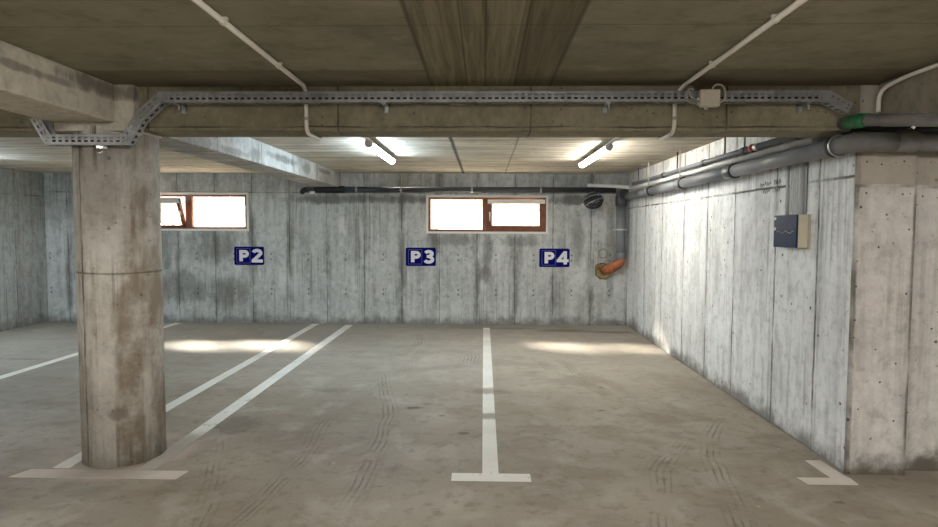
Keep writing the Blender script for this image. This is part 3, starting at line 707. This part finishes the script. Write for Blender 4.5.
for i in range(NU):
    i2 = (i+1) % NU
    for j in range(NV):
        if not is_vent(i, j):
            for k in (0, 1): bm.bm.faces.new([grid[(k, i, j)], grid[(k, i2, j)], grid[(k, i2, j+1)], grid[(k, i, j+1)]])
            for (di, dj, a, b) in ((0, -1, (i, j), (i2, j)), (0, 1, (i, j+1), (i2, j+1)), (-1, 0, (i, j), (i, j+1)), (1, 0, (i2, j), (i2, j+1))):
                if 0 <= j+dj < NV and is_vent((i+di) % NU, j+dj):
                    bm.bm.faces.new([grid[(0, *a)], grid[(0, *b)], grid[(1, *b)], grid[(1, *a)]])
    bm.bm.faces.new([grid[(0, i, 0)], grid[(0, i2, 0)], grid[(1, i2, 0)], grid[(1, i, 0)]])
for k in (0, 1): bm.bm.faces.new([grid[(k, i, NV)] for i in range(NU)])
bm.build('shell', M['helmet'], hel)
m = MB()
for a0, a1 in ((150, 12), (195, 340), (115, 60)):
    P = []
    for k in range(13):
        tt = k/12; A = Vector((math.cos(math.radians(a0)), math.sin(math.radians(a0)))).lerp(Vector((math.cos(math.radians(a1)), math.sin(math.radians(a1)))), tt)
        rad = min(.97, A.length*.97); P.append(helmet_pt(math.atan2(A.y, A.x), math.acos(rad**1.25)*2/PI, 1.02))
    m.tube(P, .009, 6)
m.build('stripe', M['helmetgrey'], hel)
m = MB(); c0 = helmet_pt(PI, .12, 1.06); m.tube([c0, c0+Vector((-.03, -.02, -.005))], .02, 12); m.build('rear_lamp', M['white'], hel)
m = MB()
for s in (-1, 1): m.tube(rpath([helmet_pt(s*PI/2+.3, .0, .9), (hx+.01, hy+.1+s*.02, hz+.12), (hx, 10.13, hz+.245)], .05), .006, 6)
m.ring((hx, 10.17, 2.245), (1, 0, 0), .055, .006); m.box(hx-.015, hx+.015, 10.085, 10.12, 2.22, 2.26); m.build('strap', M['black'], hel)

# ------------------------------------------------------------------ electrical box with trunking
box = empty('electrical_box', (XR-.05, 4.62, 1.59), 'beige electrical box with dark blue glossy door on the right wall', 'electrical box')
BX0, BX1, BY0, BY1, BZ0, BZ1 = XR-.098, XR-.001, 4.58, 4.93, 1.472, 1.712
m = MB(); m.box(BX0+.012, BX1, BY0+.004, BY1-.004, BZ0, BZ1); m.build('body', M['beige'], box, .006)
m = MB(); m.box(BX0-.004, BX0+.012, BY0-.002, BY1, BZ0-.003, BZ1+.003); m.build('door', M['doorblue'], box, .004)
m = MB(); m.box(BX1-.014, BX1, BY0-.012, BY1+.01, BZ0-.012, BZ1+.006); m.build('back_plate', M['ivory'], box)
m = MB()
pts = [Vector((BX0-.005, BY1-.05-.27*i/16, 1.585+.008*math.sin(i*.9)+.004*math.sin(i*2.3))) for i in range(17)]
m.tube(pts, .0026, 6); m.build('reflection_line', M['cable'], box)  # wavy reflection on the glossy door, modelled as a thin pale line
for (y, z) in ((BY1-.03, 1.69), (BY1-.03, 1.61)):
    m = MB(); m.tube([(BX0-.004, y, z), (BX0-.010, y, z)], .012, 12); m.build('screw', M['chrome'], box)
tk = empty('cable_trunking', (XR, 4.55, 1.9), 'ribbed white cable trunking rising from the electrical box', 'trunking')
m = MB(); m.box(XR-.022, XR-.001, 4.68, 4.85, 1.72, 2.19)
for i in range(5): m.box(XR-.031, XR-.02, 4.690+i*.034, 4.707+i*.034, 1.72, 2.19)
m.build('cover', M['trunk'], tk, .002)
m = MB(); m.tube([(XR-.014, 4.91, 1.72), (XR-.014, 4.91, 2.19)], .0125, 12); m.build('side_conduit', M['trunk'], tk)
m = MB(); m.box(XR-.012, XR-.001, 4.63, 4.665, 1.72, 2.1); m.build('strip', M['pvc'], tk)

# pencil scribble on the wall (unreadable strokes)
m = MB(); rnd = random.Random(3)
for row, (za, ya, n) in enumerate(((1.99, 5.42, 9), (1.93, 5.40, 8))):
    y = ya
    for i in range(n):
        zc0 = za+rnd.uniform(-.006, .006); h = rnd.uniform(.022, .04)
        P = [(XR-.001, y, zc0-h/2), (XR-.001, y-.015*rnd.random(), zc0+h/2), (XR-.001, y-.028, zc0+rnd.uniform(-h, h)/3), (XR-.001, y-.03, zc0-h/2)]
        if rnd.random() < .8: m.tube(P, .0028, 5)
        y -= .043
m.build('handwriting', M['ink'], wall_right)

# ------------------------------------------------------------------ light and camera
w = bpy.data.worlds.new('sky'); scn.world = w; w.use_nodes = True
bg = w.node_tree.nodes['Background']; bg.inputs[0].default_value = (1.0, .945, .82, 1); bg.inputs[1].default_value = 1.5
sd = bpy.data.lights.new('sun', 'SUN'); sd.energy = 56; sd.angle = math.radians(9); sd.color = (1, .93, .82)
so = bpy.data.objects.new('sun', sd); COL.objects.link(so)
so.rotation_euler = Vector((1.62, -2.05, -1.85)).to_track_quat('-Z', 'Y').to_euler()

cd = bpy.data.cameras.new('camera'); cam = bpy.data.objects.new('camera', cd); COL.objects.link(cam); scn.camera = cam
yaw, pit, rol, f = .0237398, .0558655, .0036, 616.3
F = Vector((-math.sin(yaw)*math.cos(pit), math.cos(yaw)*math.cos(pit), -math.sin(pit)))
r0 = Vector((math.cos(yaw), math.sin(yaw), 0)); u0 = r0.cross(F)
Rv = r0*math.cos(rol)+u0*math.sin(rol); Uv = -r0*math.sin(rol)+u0*math.cos(rol)
Mx = Matrix((Rv, Uv, -F)).transposed().to_4x4(); Mx.translation = (0, 0, 1.6); cam.matrix_world = Mx
cd.sensor_width = 36; cd.lens = f/938*36; cd.clip_start = .05
scn.view_settings.view_transform = 'Standard'; scn.view_settings.look = 'None'
scn.view_settings.exposure = 0; scn.view_settings.gamma = 1; scn.view_settings.use_curve_mapping = False
scn.cycles.max_bounces = 10; scn.cycles.diffuse_bounces = 6; scn.cycles.transparent_max_bounces = 12
scn.cycles.sample_clamp_indirect = 6; scn.cycles.use_denoising = True
